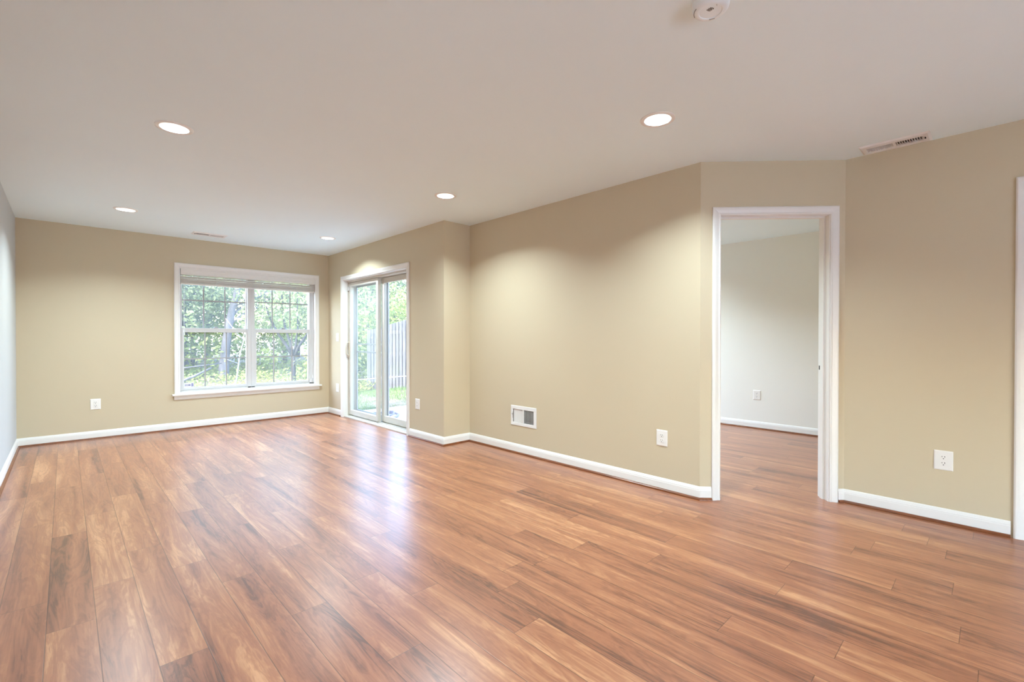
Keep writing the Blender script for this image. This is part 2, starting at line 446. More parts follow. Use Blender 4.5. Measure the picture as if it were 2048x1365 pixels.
WIN = (1.035, 2.75, 0.45, 2.055)      # window opening in the back wall
SLD = (4.872, 6.652, 0.0, 2.012)      # sliding door opening
VNT = (3.105, 3.432, 0.300, 0.460)    # return air opening
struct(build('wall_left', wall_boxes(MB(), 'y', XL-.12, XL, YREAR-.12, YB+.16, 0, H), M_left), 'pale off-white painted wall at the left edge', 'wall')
struct(build('wall_back', wall_boxes(MB(), 'x', YB, YB+.16, XL, X1+.16, 0, H, WIN), M_beige), 'beige painted wall holding the double window', 'wall')
struct(build('wall_slider', wall_boxes(MB(), 'y', X1, X1+.16, YJ+.16, YB, 0, H, SLD), M_beige), 'beige painted wall holding the sliding glass door', 'wall')
struct(build('wall_return', wall_boxes(MB(), 'x', YJ, YJ+.16, X1, XB+.12, 0, H, (4.4, 6.2, 0.25, 2.1)), M_beige), 'narrow beige wall where the room steps wider', 'wall')
struct(build('wall_right', wall_boxes(MB(), 'y', X2, X2+.12, E_.y, YJ, 0, H, VNT), M_beige), 'long beige painted wall with the air grille', 'wall')
S0, S1, ZD = 0.127, 0.918, 2.063      # rough opening in the diagonal wall
dg = MB()
def dbox(mb, s0, s1, n0, n1, z0, z1):
    v = []
    for z in (z0, z1):
        for s, n in ((s0,n0),(s1,n0),(s1,n1),(s0,n1)):
            p = E_ + D_*s + N_*n; v.append((p.x, p.y, z))
    return mb.add(v, [(0,3,2,1),(4,5,6,7),(0,1,5,4),(1,2,6,5),(2,3,7,6),(3,0,4,7)])
dbox(dg, 0, S0, -.12, 0, 0, H); dbox(dg, S1, DL, -.12, 0, 0, H); dbox(dg, S0, S1, -.12, 0, ZD, H)
struct(build('wall_diagonal', dg, M_beige), 'angled beige wall holding the open doorway', 'wall')
D3 = (-0.925, -0.125)
struct(build('wall_near', wall_boxes(MB(), 'y', XF, XF+.12, YREAR, F_.y, 0, H, (D3[0], D3[1], 0, 2.05)), M_beige), 'beige painted wall at the right edge', 'wall')
struct(build('wall_rear', wall_boxes(MB(), 'x', YREAR-.12, YREAR, XL, XB+.12, 0, H, (-0.25, 2.45, .20, 1.35)), M_beige), 'beige wall behind the viewpoint', 'wall')
w3 = empty('added_window_3', (1.1, YREAR, .2)); struct(w3, 'unseen wide low window added behind the viewpoint for fill light', 'window')  # added out of view, lets fill daylight in from behind
f3 = MB()
for x in (-.2499,.63,1.53,2.41): f3.box(x,x+.0399,YREAR-.09,YREAR-.03,.2401,1.3099)
f3.box(-.2499,2.4499,YREAR-.09,YREAR-.03,.2001,.24); f3.box(-.2499,2.4499,YREAR-.09,YREAR-.03,1.31,1.3499)
build('frame', f3, M_vinyl, w3)
g3 = MB(); g3.add([(-.21,YREAR-.06,.24),(2.41,YREAR-.06,.24),(2.41,YREAR-.06,1.31),(-.21,YREAR-.06,1.31)],[(0,1,2,3)]); build('glass_pane', g3, M_glass, w3)
struct(build('wall_bedroom', wall_boxes(MB(), 'y', XB, XB+.12, YREAR, YJ, 0, H), M_pale), 'pale off-white wall of the next room', 'wall')
struct(build('wall_partition', wall_boxes(MB(), 'x', F_.y-.12, F_.y, XF+.12, XB, 0, H), M_pale), 'pale side wall of the next room', 'wall')

# ------------------------------------------------------------------ baseboards and shoe moulding
BASE = [(0,0),(.012,0),(.012,.064),(.0105,.068),(.0105,.074),(.0085,.078),(.0065,.086),(.003,.0925),(0,.0935)]
SHOE = [(.012,0),(.029,0),(.0285,.006),(.0265,.0105),(.0225,.0145),(.0175,.0165),(.012,.017)]
T = math.tan(R(22.5))
dpt = lambda s: tuple(E_ + D_*s)
SEG = [
    ('left',   [((XL,YREAR),(XL,YB),(1,0),0,1)], 'pale left wall'),
    ('back',   [((XL,YB),(X1,YB),(0,-1),1,1)], 'beige back wall under the window'),
    ('slider', [((X1,YB),(X1,6.715),(-1,0),1,0), ((X1,4.812),(X1,YJ),(-1,0),0,-1)], 'wall with the sliding door'),
    ('return', [((X1,YJ),(X2,YJ),(0,-1),-1,1)], 'narrow stepped wall'),
    ('right',  [((X2,YJ),(X2,E_.y),(-1,0),1,-T)], 'long beige wall below the air grille'),
    ('diagonal', [(tuple(E_),dpt(0.080),tuple(N_),-T,0), (dpt(0.965),tuple(F_),tuple(N_),0,T)], 'angled doorway wall'),
    ('near',   [(tuple(F_),(XF,-0.062),(-1,0),T,0)], 'right edge wall below the large outlet'),
    ('bedroom', [((XB,YJ),(XB,F_.y),(-1,0),1,1)], 'pale wall of the next room'),
]
for i, (nm, segs, where) in enumerate(SEG):
    b = MB(); s = MB()
    for a, c, n, m0, m1 in segs:
        b.prism(a, c, BASE, m0, m1, n); s.prism(a, c, SHOE, m0, m1, n)
    struct(build('baseboard_'+nm, b, M_trim), 'white moulded baseboard along the ' + where, 'baseboard')
    struct(build('trim_%d' % (i+1), s, M_shoe), 'reddish wood shoe moulding along the ' + where, 'trim')

# casing: moulded boards round three sides of an opening
CAS = [(0,0),(0,.009),(.004,.012),(.010,.012),(.013,.010),(.020,.0115),(.034,.0155),(.044,.017),(.050,.017),(.053,.015),(.0575,.012),(.0575,0)]
def casing(mp, s0, s1, z0, z1):
    """mp(s,z,d) maps to world; legs from z0, head above z1"""
    mb = MB(); v = []; k = len(CAS)
    for u, d in CAS:
        v += [mp(s0-u, z0, d), mp(s0-u, z1+u, d), mp(s1+u, z1+u, d), mp(s1+u, z0, d)]
    f = []
    for i in range(k):
        j = (i+1) % k
        for q in range(3): f.append((i*4+q, i*4+q+1, j*4+q+1, j*4+q))
    f.append(tuple(i*4 for i in range(k))); f.append(tuple(i*4+3 for i in range(k-1,-1,-1)))
    return mb.add(v, f)

# ------------------------------------------------------------------ window_1: twin double-hung window
win = empty('window_1', (1.8925, YB, 0.45))
struct(win, 'white twin double hung window with grid panes in the beige back wall', 'window')
mpw = lambda s, z, d: (s, YB-d, z)
build('casing', casing(mpw, 1.045, 2.736, 0.452, 2.053), M_trim, win)
stl = MB(); stl.box(0.962, 2.822, YB-.045, YB+.0, 0.430, 0.452); stl.box(1.0351, 2.7499, YB, YB+.062, 0.4501, 0.462)
build('window_sill', stl, M_trim, win, bevel=.004)
apr = MB(); apr.prism((0.985,YB),(2.796,YB), [(0,.376),(.008,.376),(.014,.384),(.012,.40),(.012,.43),(0,.43)], nrm=(0,-1))
build('apron', apr, M_trim, win)
jb = MB(); jb.box(1.0351,1.05,YB,YB+.155,.462,2.05); jb.box(2.735,2.7499,YB,YB+.155,.462,2.05); jb.box(1.0351,2.7499,YB,YB+.155,2.04,2.0549); jb.box(1.0351,2.7499,YB+.062,YB+.155,.4501,.468)
build('jamb', jb, M_trim, win)
Y0 = YB+.062
fr = MB()
for a, b in ((1.05,1.068),(1.833,1.922),(2.672,2.735)): fr.box(a,b,Y0,YB+.15,.468,2.04)
fr.box(1.875,1.880,Y0-.004,Y0,.468,2.04)
fr.box(1.05,2.735,Y0,YB+.15,.468,.484); fr.box(1.05,2.735,Y0,YB+.15,2.015,2.04)
build('frame', fr, M_vinyl, win, bevel=.002)
def sash(name, gx0, gx1, z0, z1, gz0, gz1, y0, y1, xs, zh, sx0, sx1, lock):
    s = MB(); s.box(sx0,gx0,y0,y1,z0,z1); s.box(gx1,sx1,y0,y1,z0,z1); s.box(gx0,gx1,y0,y1,z0,gz0); s.box(gx0,gx1,y0,y1,gz1,z1)
    so = build(name, s, M_vinyl, win, bevel=.003)
    yc = (y0+y1)/2
    g = MB(); g.add([(gx0,yc+.004,gz0),(gx1,yc+.004,gz0),(gx1,yc+.004,gz1),(gx0,yc+.004,gz1)],[(0,1,2,3)])
    build('glass_pane', g, M_glass, so)
    m = MB()
    for x in xs: m.box(x-.008,x+.008,yc-.003,yc+.003,gz0,gz1)
    m.box(gx0,gx1,yc-.0032,yc+.0032,zh-.008,zh+.008)
    build('muntin_grid', m, M_muntin, so)
    if lock:
        xm = (gx0+gx1)/2
        l = MB(); l.box(xm-.028,xm+.028,y0+.004,y0+.026,z1,z1+.010); l.box(xm-.022,xm+.018,y0-.004,y0+.020,z1+.010,z1+.018)
        build('sash_lock', l, M_screenframe, so, bevel=.002)
        for sgn in (-1,1):
            t = MB(); t.box(xm+sgn*.26-.03,xm+sgn*.26+.03,y0+.004,y0+.022,z1,z1+.006)
            build('tilt_latch', t, M_vinyl, so)
    return so
YU0, YU1, YL0, YL1 = YB+.108, YB+.140, YB+.068, YB+.104
lo_l = sash('lower_sash', 1.100, 1.815, .486, 1.289, .520, 1.234, YL0, YL1, (1.332,1.578), .888, 1.066, 1.838, True)
sash('lower_sash', 1.946, 2.656, .486, 1.289, .520, 1.234, YL0, YL1, (2.176,2.427), .891, 1.918, 2.690, True)
sash('upper_sash', 1.087, 1.822, 1.240, 2.015, 1.289, 1.985, YU0, YU1, (1.324,1.571), 1.652, 1.060, 1.842, False)
sash('upper_sash', 1.926, 2.668, 1.240, 2.015, 1.289, 1.985, YU0, YU1, (2.168,2.413), 1.668, 1.914, 2.700, False)
st = MB(); ys = (YL0+YL1)/2+.002
st.box(1.104,1.208,ys-.0006,ys,.522,.578)
sto = build('sticker', st, M_stick, lo_l); tag(sto, 'small white sticker with violet printed bars in the lower left pane corner')
sm = MB()
for a, b, z0, z1 in ((1.111,1.121,.535,.563),(1.127,1.139,.535,.563),(1.145,1.172,.537,.561),(1.180,1.204,.528,.572)):
    sm.box(a,b,ys-.0012,ys-.0006,z0,z1)
smo = build('sticker_print', sm, M_stickmark, lo_l)

# ------------------------------------------------------------------ window blind, drawn up
bl = empty('window_blind', (1.8925, YB+.03, 1.84))
tag(bl, 'off-white horizontal blind raised to the top of the twin window', 'blind')
v = MB(); v.prism((1.057,YB-.0),(2.733,YB-.0), [(-.013,1.972),(-.001,1.972),(.003,1.980),(.003,1.990),(0,1.994),(0,2.022),(.003,2.026),(.003,2.036),(-.001,2.0395),(-.013,2.0395)], nrm=(0,-1))
build('valance', v, M_trim, bl)
hd = MB(); hd.box(1.06,2.73,YB+.016,YB+.055,1.995,2.039); build('headrail', hd, M_blind, bl)
sl = MB(); z = 1.868; i = 0
while z < 1.992:
    tilt = R(random.uniform(-5,5)) if z < 1.945 else R(random.uniform(8,20))
    sl.mbox(Matrix.Translation((1.8925+random.uniform(-.002,.002), YB+.036, z)) @ Matrix.Rotation(tilt,4,'X'), 1.668, .038, .0032)
    z += .0058 if z < 1.945 else .012; i += 1
build('slat_stack', sl, M_blind, bl)
br = MB(); br.box(1.059,2.727,YB+.016,YB+.056,1.846,1.864); build('bottom_rail', br, M_blind, bl, bevel=.003)
for x in (1.13,1.45,1.80,2.12,2.46,2.66):
    lc = MB(); lc.tube([(x,YB+.015,1.848),(x,YB+.015,1.995)], .0014, 5)
    build('ladder_cord', lc, M_cord, bl)
cd = MB(); cd.tube([(2.700,YB+.014,1.98),(2.699,YB+.014,1.3),(2.690,YB+.016,.80),(2.682,YB+.018,.54)], .0016, 6); cd.tube([(2.704,YB+.014,1.98),(2.703,YB+.014,1.3),(2.700,YB+.016,.80),(2.704,YB+.018,.60)], .0016, 6)
build('lift_cord', cd, M_cord, bl)
ts = MB(); ts.tube([(2.682,YB+.018,.545),(2.681,YB+.018,.53),(2.679,YB+.018,.495)], [.003,.006,.009], 8); ts.tube([(2.704,YB+.018,.605),(2.705,YB+.018,.59),(2.707,YB+.018,.555)], [.003,.006,.009], 8)
build('tassel', ts, M_cord, bl)
tcd = MB()
for x, zb in ((1.088,1.27),(1.097,1.235)): tcd.tube([(x,YB+.014,1.98),(x,YB+.014,zb)], .0013, 5); tcd.tube([(x,YB+.014,zb),(x,YB+.014,zb-.012),(x,YB+.014,zb-.04)], [.002,.005,.0065], 8)
build('tilt_cord', tcd, M_cord, bl)

# ------------------------------------------------------------------ door_1: sliding glass patio door
sd = empty('door_1', (X1, 5.762, 0))
struct(sd, 'white sliding glass patio door with two tall panes and an insect screen', 'door')
mps = lambda s, z, d: (X1-d, s, z)
build('casing', casing(mps, 4.877, 6.645, 0.0, 2.005), M_trim, sd)
jb = MB(); ya, yb_ = 4.8721, 6.6519
jb.box(X1,3.008,ya,ya+.012,0,2.0); jb.box(X1,3.008,yb_-.012,yb_,0,2.0); jb.box(X1,3.008,ya,yb_,2.0,2.0119)
build('jamb', jb, M_trim, sd)
fr = MB(); fr.box(3.008,3.152,ya,ya+.022,.022,1.975); fr.box(3.008,3.152,yb_-.014,yb_,.022,1.975); fr.box(3.008,3.152,ya,yb_,1.975,2.0119)
build('frame', fr, M_cream, sd, bevel=.002)
si = MB(); si.box(2.952,3.008,ya,yb_,0.0005,.016); si.box(3.008,3.16,ya,yb_,0.0005,.022); si.box(3.045,3.050,ya,yb_,.022,.034); si.box(3.104,3.109,ya,yb_,.022,.034)
build('threshold', si, M_cream, sd, bevel=.002)
def panel(name, x0, x1, y0, y1, gy0, gy1, gz0, gz1, mat, z0=.036, z1=1.972, pane=True):
    p = MB(); p.box(x0,x1,y0,gy0,z0,z1); p.box(x0,x1,gy1,y1,z0,z1); p.box(x0,x1,gy0,gy1,z0,gz0); p.box(x0,x1,gy0,gy1,gz1,z1)
    o = build(name, p, mat, sd, bevel=.003)
    xc = (x0+x1)/2
    g = MB(); g.add([(xc,gy0,gz0),(xc,gy1,gz0),(xc,gy1,gz1),(xc,gy0,gz1)],[(0,1,2,3)])
    build('glass_pane' if pane else 'screen_mesh', g, M_doorglass if pane else M_mesh, o)
    return o
slp = panel('sliding_panel', 3.022, 3.070, 5.745, 6.634, 5.800, 6.582, .104, 1.920, M_cream)
panel('fixed_panel', 3.084, 3.124, 4.897, 5.765, 4.95, 5.690, .117, 1.902, M_cream)
scr = panel('screen_door', 3.134, 3.150, 5.668, 6.634, 5.765, 6.60, .10, 1.91, M_screenframe, .03, 1.97, pane=False)
cb = MB(); cb.box(3.134,3.146,5.765,6.60,1.062,1.080); cb.box(3.134,3.146,5.765,6.60,.948,.968)
build('crossbar', cb, M_screenframe, scr)
hl = MB(); hl.tube([(3.022,6.612,1.090),(2.998,6.612,1.094),(2.978,6.612,1.075),(2.974,6.612,1.0),(2.978,6.612,.925),(2.998,6.612,.906),(3.022,6.612,.910)], .009, 8)
hl.box(3.016,3.0225,6.596,6.628,.885,1.115)
ho = build('handle', hl, M_handle, slp); tag(ho, 'beige pull handle'); autosmooth(ho, 50)
lt = MB(); lt.box(3.000,3.022,6.600,6.634,1.855,1.915); build('security_latch', lt, M_vinyl, slp, bevel=.003)

# ------------------------------------------------------------------ door_2: cased doorway in the diagonal wall
dw = empty('door_2', (*(E_ + D_*((S0+S1)/2)), 0))
struct(dw, 'open white cased doorway in the angled wall', 'door')
mpd = lambda s, z, d: (*(E_ + D_*s + N_*d), z)
build('casing', casing(mpd, 0.140, 0.905, 0.0, 2.046), M_trim, dw)
mpd2 = lambda s, z, d: (*(E_ + D_*s - N_*(d+.12)), z)
build('casing', casing(mpd2, 0.140, 0.905, 0.0, 2.046), M_trim, dw)
jm = MB(); a0, a1 = S0+.0001, S1-.0001
dbox(jm, a0, .145, -.12, 0, 0, 2.045); dbox(jm, .900, a1, -.12, 0, 0, 2.045); dbox(jm, a0, a1, -.12, 0, 2.045, ZD-.0001)
build('jamb', jm, M_trim, dw)
sp = MB(); dbox(sp, .145,.156,-.084,-.048,0,2.034); dbox(sp,.889,.900,-.084,-.048,0,2.034); dbox(sp,.145,.900,-.084,-.048,2.034,2.045)
build('door_stop', sp, M_trim, dw)
sk = MB(); dbox(sk, .8985,.900,-.117,-.090,.912,.985); sko = build('strike_plate', sk, M_trim, dw)
hk = MB(); dbox(hk, .8975,.8986,-.110,-.099,.934,.964); build('latch_hole', hk, M_slot, dw)

# ------------------------------------------------------------------ door_3: closed panel door beyond the right edge
d3 = empty('door_3', (XF, sum(D3)/2, 0))
struct(d3, 'white cased door at the right edge of the room', 'door')
mp3 = lambda s, z, d: (XF-d, s, z)
build('casing', casing(mp3, D3[0]+.005, D3[1]-.005, 0.0, 2.043), M_trim, d3)
jm = MB(); jm.box(XF,XF+.12,D3[0]+.0001,D3[0]+.018,0,2.03); jm.box(XF,XF+.12,D3[1]-.018,D3[1]-.0001,0,2.03); jm.box(XF,XF+.12,D3[0]+.0001,D3[1]-.0001,2.03,2.0499)
build('jamb', jm, M_trim, d3)
lf = MB(); lf.box(XF+.03,XF+.065,D3[0]+.021,D3[1]-.021,.008,2.027)
for yy0, yy1 in ((D3[0]+.12,-.56),(-.49,D3[1]-.12)):
    for z0, z1 in ((.22,.85),(.98,1.55),(1.66,1.9)): lf.box(XF+.024,XF+.03,yy0,yy1,z0,z1)
build('door_leaf', lf, M_trim, d3, bevel=.004)

# ------------------------------------------------------------------ unseen_window_2 of the next room (out of view, added to brighten it)
w2 = empty('unseen_window_2', (5.3, YJ, .25)); struct(w2, 'unseen window added to light the next room', 'window')
f2 = MB(); f2.box(4.4001,4.44,YJ+.05,YJ+.11,.2501,2.0999); f2.box(6.16,6.1999,YJ+.05,YJ+.11,.2501,2.0999); f2.box(4.44,6.16,YJ+.05,YJ+.11,.2501,.29); f2.box(4.44,6.16,YJ+.05,YJ+.11,2.06,2.0999); f2.box(5.28,5.32,YJ+.05,YJ+.11,.29,2.06)
build('frame', f2, M_vinyl, w2)
g2 = MB(); g2.add([(4.44,YJ+.08,.29),(6.16,YJ+.08,.29),(6.16,YJ+.08,2.06),(4.44,YJ+.08,2.06)],[(0,1,2,3)]); build('glass_pane', g2, M_glass, w2)

# ------------------------------------------------------------------ outlets and switch (local frame: x along the wall, +y off the wall)
def ycyl(mb, cx, cz, r, y0, y1, seg=20, sx=1.0, flat=None):
    pts = []
    for k in range(seg):
        a = 2*math.pi*k/seg; p, q = r*math.cos(a)*sx, r*math.sin(a)
        if flat: q = max(-flat, min(flat, q))
        pts.append((p, q))
    v = [(cx+p, y0, cz+q) for p, q in pts] + [(cx+p, y1, cz+q) for p, q in pts]
    return mb.add(v, [tuple(range(seg)), tuple(range(2*seg-1, seg-1, -1))] + [(i,(i+1)%seg,seg+(i+1)%seg,seg+i) for i in range(seg)])

def outlet_proto():
    t = empty('electrical_outlet', (0,0,0))
    build('cover_plate', MB().cbox(-.045,.045,0,.0065,-.0615,.0615,.006), M_plastic, t, local=True)
    for s in (1,-1):
        zc = s*.0195
        r = MB(); ycyl(r, 0, zc, .0172, .0062, .0088, 28, 1.0, .0142)
        ro = build('receptacle', r, M_plastic, t, local=True)
        h = MB(); h.box(-.0078,-.0052,.0086,.0092,zc+.0005,zc+.0095); h.box(.0052,.0078,.0086,.0092,zc+.0015,zc+.0085); ycyl(h, 0, zc-.0075, .0028, .0086, .0092, 12)
        build('slots', h, M_slot, ro, local=True)
    sc = MB(); ycyl(sc, 0, 0, .003, .006, .0075, 12); build('screw', sc, M_plastic, t, local=True)
    return t
def copy_tree(o, parent=None):
    c = o.copy(); COL.objects.link(c)
    if parent: c.parent = parent
    for ch in list(o.children): copy_tree(ch, c)
    return c
proto = outlet_proto()
# wall facing direction: local +y -> wall normal
OUTLETS = [
    ((XF, 0.229, .395), R(90),  'wide white duplex outlet low on the right edge wall'),
    ((X2, 1.773, .399), R(90),  'white duplex outlet low on the long beige wall near the doorway'),
    ((.247, YB, .398), R(180),  'white duplex outlet low on the back wall left of the window'),
    ((XB, 2.135, .433), R(90),  'pale duplex outlet on the next room wall, seen through the doorway'),
    ((X1, 6.842, .415), R(90),  'white duplex outlet below the light switch beside the sliding door'),
    ((X1, 4.643, .397), R(90),  'white duplex outlet between the sliding door and the wall corner'),
]
for i, (p, rz, lab) in enumerate(OUTLETS):
    o = proto if i == 0 else copy_tree(proto)
    o.location = p; o.rotation_euler = (0,0,rz); tag(o, lab, 'outlet', 'wall outlets')
sw = empty('light_switch', (X1, 6.84, 1.17), R(90)); tag(sw, 'white toggle light switch high beside the sliding door', 'switch')
build('cover_plate', MB().cbox(-.041,.041,0,.0065,-.0615,.0615,.006), M_plastic, sw, local=True)
tg = MB(); tg.box(-.006,.006,.006,.008,-.013,.013); tg.mbox(Matrix.Translation((0,.012,-.004)) @ Matrix.Rotation(R(-25),4,'X'), .009,.016,.011)
build('toggle', tg, M_plastic, sw, local=True)
for zs in (.03,-.03):
    sc = MB(); ycyl(sc,0,zs,.003,.006,.0074,10); build('screw', sc, M_mark, sw, local=True)

# ------------------------------------------------------------------ return air grille in the long wall
wv = empty('wall_vent', (X2, 3.2685, .3795), R(90)); tag(wv, 'white metal air grille low on the long beige wall', 'vent')
fw, fh = .178, .100
f = MB()
f.cbox(-fw,fw,0,.006,fh-.036,fh,.003); f.cbox(-fw,fw,0,.006,-fh,-fh+.032,.003)
f.cbox(-fw,-fw+.035,0,.006,-fh+.032,fh-.036,.001); f.cbox(fw-.032,fw,0,.006,-fh+.032,fh-.036,.001); f.cbox(-.008,.008,0,.007,-fh+.032,fh-.036,.001)
build('frame', f, M_metal, wv, local=True)
zc, hh = (-.002), (.2-.068)
for half in (-1, 1):
    s = MB(); n = 12
    for k in range(n):
        x = half*(.0145 + k*.0108)
        s.mbox(Matrix.Translation((x,-.0035,zc)) @ Matrix.Rotation(R(-38),4,'Z'), .0011 if False else .0125, .0011, hh)
    so = build('louvers', s, M_metal, wv, local=True)
    if half == 1: so.rotation_euler = (0,0,0)
# flip one bank the other way by mirroring its blades
bank = [c for c in wv.children if c.name.startswith('louvers')]
for o in bank:
    xs = [v.co.x for v in o.data.vertices]; cx = sum(xs)/len(xs)
    if cx > 0:
        for v in o.data.vertices: v.co.x = 2*cx - v.co.x
        o.data.flip_normals()
lv = MB(); lv.box(.150,.153,.0055,.0075,-.03,.03); lv.mbox(Matrix.Translation((.149,.011,.012)), .008,.012,.005); build('damper_lever', lv, M_mark, wv, local=True)
dc = MB(); dc.box(-.160,.160,-.118,-.117,-.078,.079); dc.box(-.160,-.159,-.117,-.012,-.078,.079); dc.box(.159,.160,-.117,-.012,-.078,.079); dc.box(-.159,.159,-.117,-.012,-.078,-.077); dc.box(-.159,.159,-.117,-.012,.078,.079)
build('duct_box', dc, M_duct, wv, local=True)
for xs_ in (-.166,.168):
    scw = MB(); ycyl(scw,xs_,0,.0035,.006,.0075,10); build('screw', scw, M_plastic, wv, local=True)

# ------------------------------------------------------------------ ceiling registers
def ceiling_vent(x, y, a, b, rz, lab):
    t = empty('ceiling_vent', (x, y, H), rz); tag(t, lab, 'vent', 'ceiling registers')
    hx, hy = a/2, b/2; ix, iy = a/2-.036, b/2-.052
    f = MB()
    # sloped flange ring
    o_ = [(-hx,-hy),(hx,-hy),(hx,hy),(-hx,hy)]; m_ = [(-hx+.012,-hy+.012),(hx-.012,-hy+.012),(hx-.012,hy-.012),(-hx+.012,hy-.012)]; i_ = [(-ix,-iy),(ix,-iy),(ix,iy),(-ix,iy)]
    v = [(p,q,0) for p,q in o_] + [(p,q,-.008) for p,q in m_] + [(p,q,-.008) for p,q in i_] + [(p,q,.004) for p,q in i_]
    fa = []
    for r in range(3):
        for k in range(4): fa.append((r*4+k, r*4+(k+1)%4, r*4+4+(k+1)%4, r*4+4+k))
    f.add(v, fa); f.box(-.007,.007,-iy,iy,-.008,.004)
    build('frame', f, M_metal, t, local=True)
    for half in (-1,1):
        s = MB(); n = 11; w = (ix-.007)/n
        for k in range(n):
            s.mbox(Matrix.Translation((half*(.007+w*(k+.5)),0,-.001)) @ Matrix.Rotation(R(-40)*half,4,'Y'), .0012, 2*iy, .0135)
        build('louvers', s, M_metal, t, local=True)
    d = MB(); d.box(-ix-.0,ix,-iy,iy,.10,.102); d.box(-ix,-ix+.001,-iy,iy,.004,.10); d.box(ix-.001,ix,-iy,iy,.004,.10); d.box(-ix,ix,-iy,-iy+.001,.004,.10); d.box(-ix,ix,iy-.001,iy,.004,.10)
    build('duct_box', d, M_duct, t, local=True)
    l = MB(); l.box(ix+.006,ix+.011,-.018,.018,-.0088,-.0078); l.box(ix+.005,ix+.012,-.006,.002,-.014,-.008)
    build('damper_lever', l, M_slot, t, local=True)
    sc = MB(); sc.lathe([(.0001,-.0095),(.004,-.0095),(.004,-.008)], (-hx+.021,0,0), 10); build('screw', sc, M_plastic, t, local=True)
    return t
ceiling_vent(VENTS[0][0], VENTS[0][1], VENTS[0][2], VENTS[0][3], R(180), 'white ceiling vent close to the back wall above the window')
ceiling_vent(VENTS[1][0], VENTS[1][1], VENTS[1][2], VENTS[1][3], R(-90), 'white ceiling vent along the top of the right edge wall')

# ------------------------------------------------------------------ smoke detector
sdx, sdy = 1.745, 0.748
sk = empty('smoke_detector', (sdx, sdy, H)); tag(sk, 'round white smoke detector cut off by the top edge', 'smoke detector')
bs = MB(); bs.lathe([(.0001,0),(.068,0),(.069,-.004),(.067,-.012),(.0001,-.012)]); autosmooth(build('mounting_base', bs, M_detector, sk, local=True))
bd = MB(); bd.lathe([(.0001,-.012),(.0655,-.012),(.066,-.016),(.0655,-.026),(.062,-.036),(.055,-.0425),(.046,-.045),(.041,-.044),(.0395,-.041),(.037,-.041),(.0001,-.042)])
bo = autosmooth(build('body', bd, M_detector, sk, local=True))
vd = Vector((sdx, sdy, 0)).normalized(); vp = Vector((-vd.y, vd.x, 0))   # away from and across the viewer
so = MB()
for k, ln in ((-2,.006),(-1,.015),(0,.020),(1,.015),(2,.006)):
    c = vd*-.012 - vp*(k*.0052) + vp*.001
    M = Matrix.Translation((c.x,c.y,-.0422)) @ Matrix.Rotation(math.atan2(vd.y,vd.x)+R(10),4,'Z')
    so.mbox(M, ln, .0026, .0012)
build('sounder_slots', so, M_slot, sk, local=True)
c = vd*-.028 - vp*.030
bt = MB(); bt.lathe([(.0001,-.0445),(.008,-.0445),(.0088,-.0435),(.0088,-.041)], (c.x,c.y,0), 24); autosmooth(build('test_button', bt, M_detector, sk, local=True))
rb = MB(); rb.lathe([(.0094,-.0418),(.0102,-.0418),(.0102,-.0424),(.0094,-.0424)], (c.x,c.y,0), 24, close=True); build('button_ring', rb, M_mark, sk, local=True)
mk = MB()
for k in range(5):
    c = vd*.0435 - vp*(.004+k*.0042 - .008); mk.mbox(Matrix.Translation((c.x,c.y,-.0447)) @ Matrix.Rotation(math.atan2(vp.y,vp.x),4,'Z'), .0032,.0026,.0012)
build('printed_mark', mk, M_mark, sk, local=True)
gp = MB()
pts = []
for k in range(9):
    a = math.atan2(vp.y,vp.x) + R(-16+k*6); pts.append((.058*math.cos(a), .058*math.sin(a), -.0405))
gp.tube(pts, .0016, 6); build('seam_groove', gp, M_mark, sk, local=True)

# ------------------------------------------------------------------ recessed ceiling lights
def can_proto():
    t = empty('recessed_light', (0,0,0))
    r = MB(); r.lathe([(.074,.004),(.074,-.003),(.078,-.006),(.090,-.006),(.0965,-.003),(.0975,0),(.0975,.0003),(.074,.004)], seg=48)
    autosmooth(build('trim_ring', r, M_plastic, t, local=True))
    b = MB(); b.lathe([(.0745,.0),(.0715,.02),(.069,.045),(.066,.075)], seg=40); autosmooth(build('reflector', b, M_plastic, t, local=True))
    l = MB(); l.lathe([(.0001,.058),(.025,.060),(.048,.066),(.066,.075)], seg=40); autosmooth(build('lens', l, M_lens, t, local=True))
    return t
lamp = bpy.data.lights.new('lamp_light', 'AREA'); lamp.shape = 'DISK'; lamp.size = .136; lamp.energy = CAN_POWER; lamp.color = CAN_COLOR; lamp.spread = R(135)
lamp2 = lamp.copy(); lamp2.energy = CAN_POWER*1.3
cp = can_proto()
first = True
for x, y, lab in CANS:
    o = cp if first else copy_tree(cp); first = False
    o.location = (x, y, H); tag(o, lab, 'ceiling light', 'recessed ceiling lights')
    lo = bpy.data.objects.new('lamp_light', lamp); COL.objects.link(lo); lo.parent = o; lo.location = (0,0,.003)
for (x, y), lab in zip(CANS_UNSEEN + ROOM2_UNSEEN, ('unseen recessed ceiling light added above the viewpoint by the left wall', 'unseen recessed ceiling light added behind the viewpoint', 'unseen recessed ceiling light added to the next room by its window', 'unseen recessed ceiling light added to the next room by its outlet wall', 'unseen recessed ceiling light added in the far corner of the next room')):
    o = copy_tree(cp); o.location = (x, y, H); tag(o, lab, 'ceiling light', 'recessed ceiling lights')
    for ch in [c for c in o.children if c.type == 'LIGHT']: bpy.data.objects.remove(ch)
    lo = bpy.data.objects.new('lamp_light', lamp2 if x > 4 else lamp); COL.objects.link(lo); lo.parent = o; lo.location = (0,0,.003)

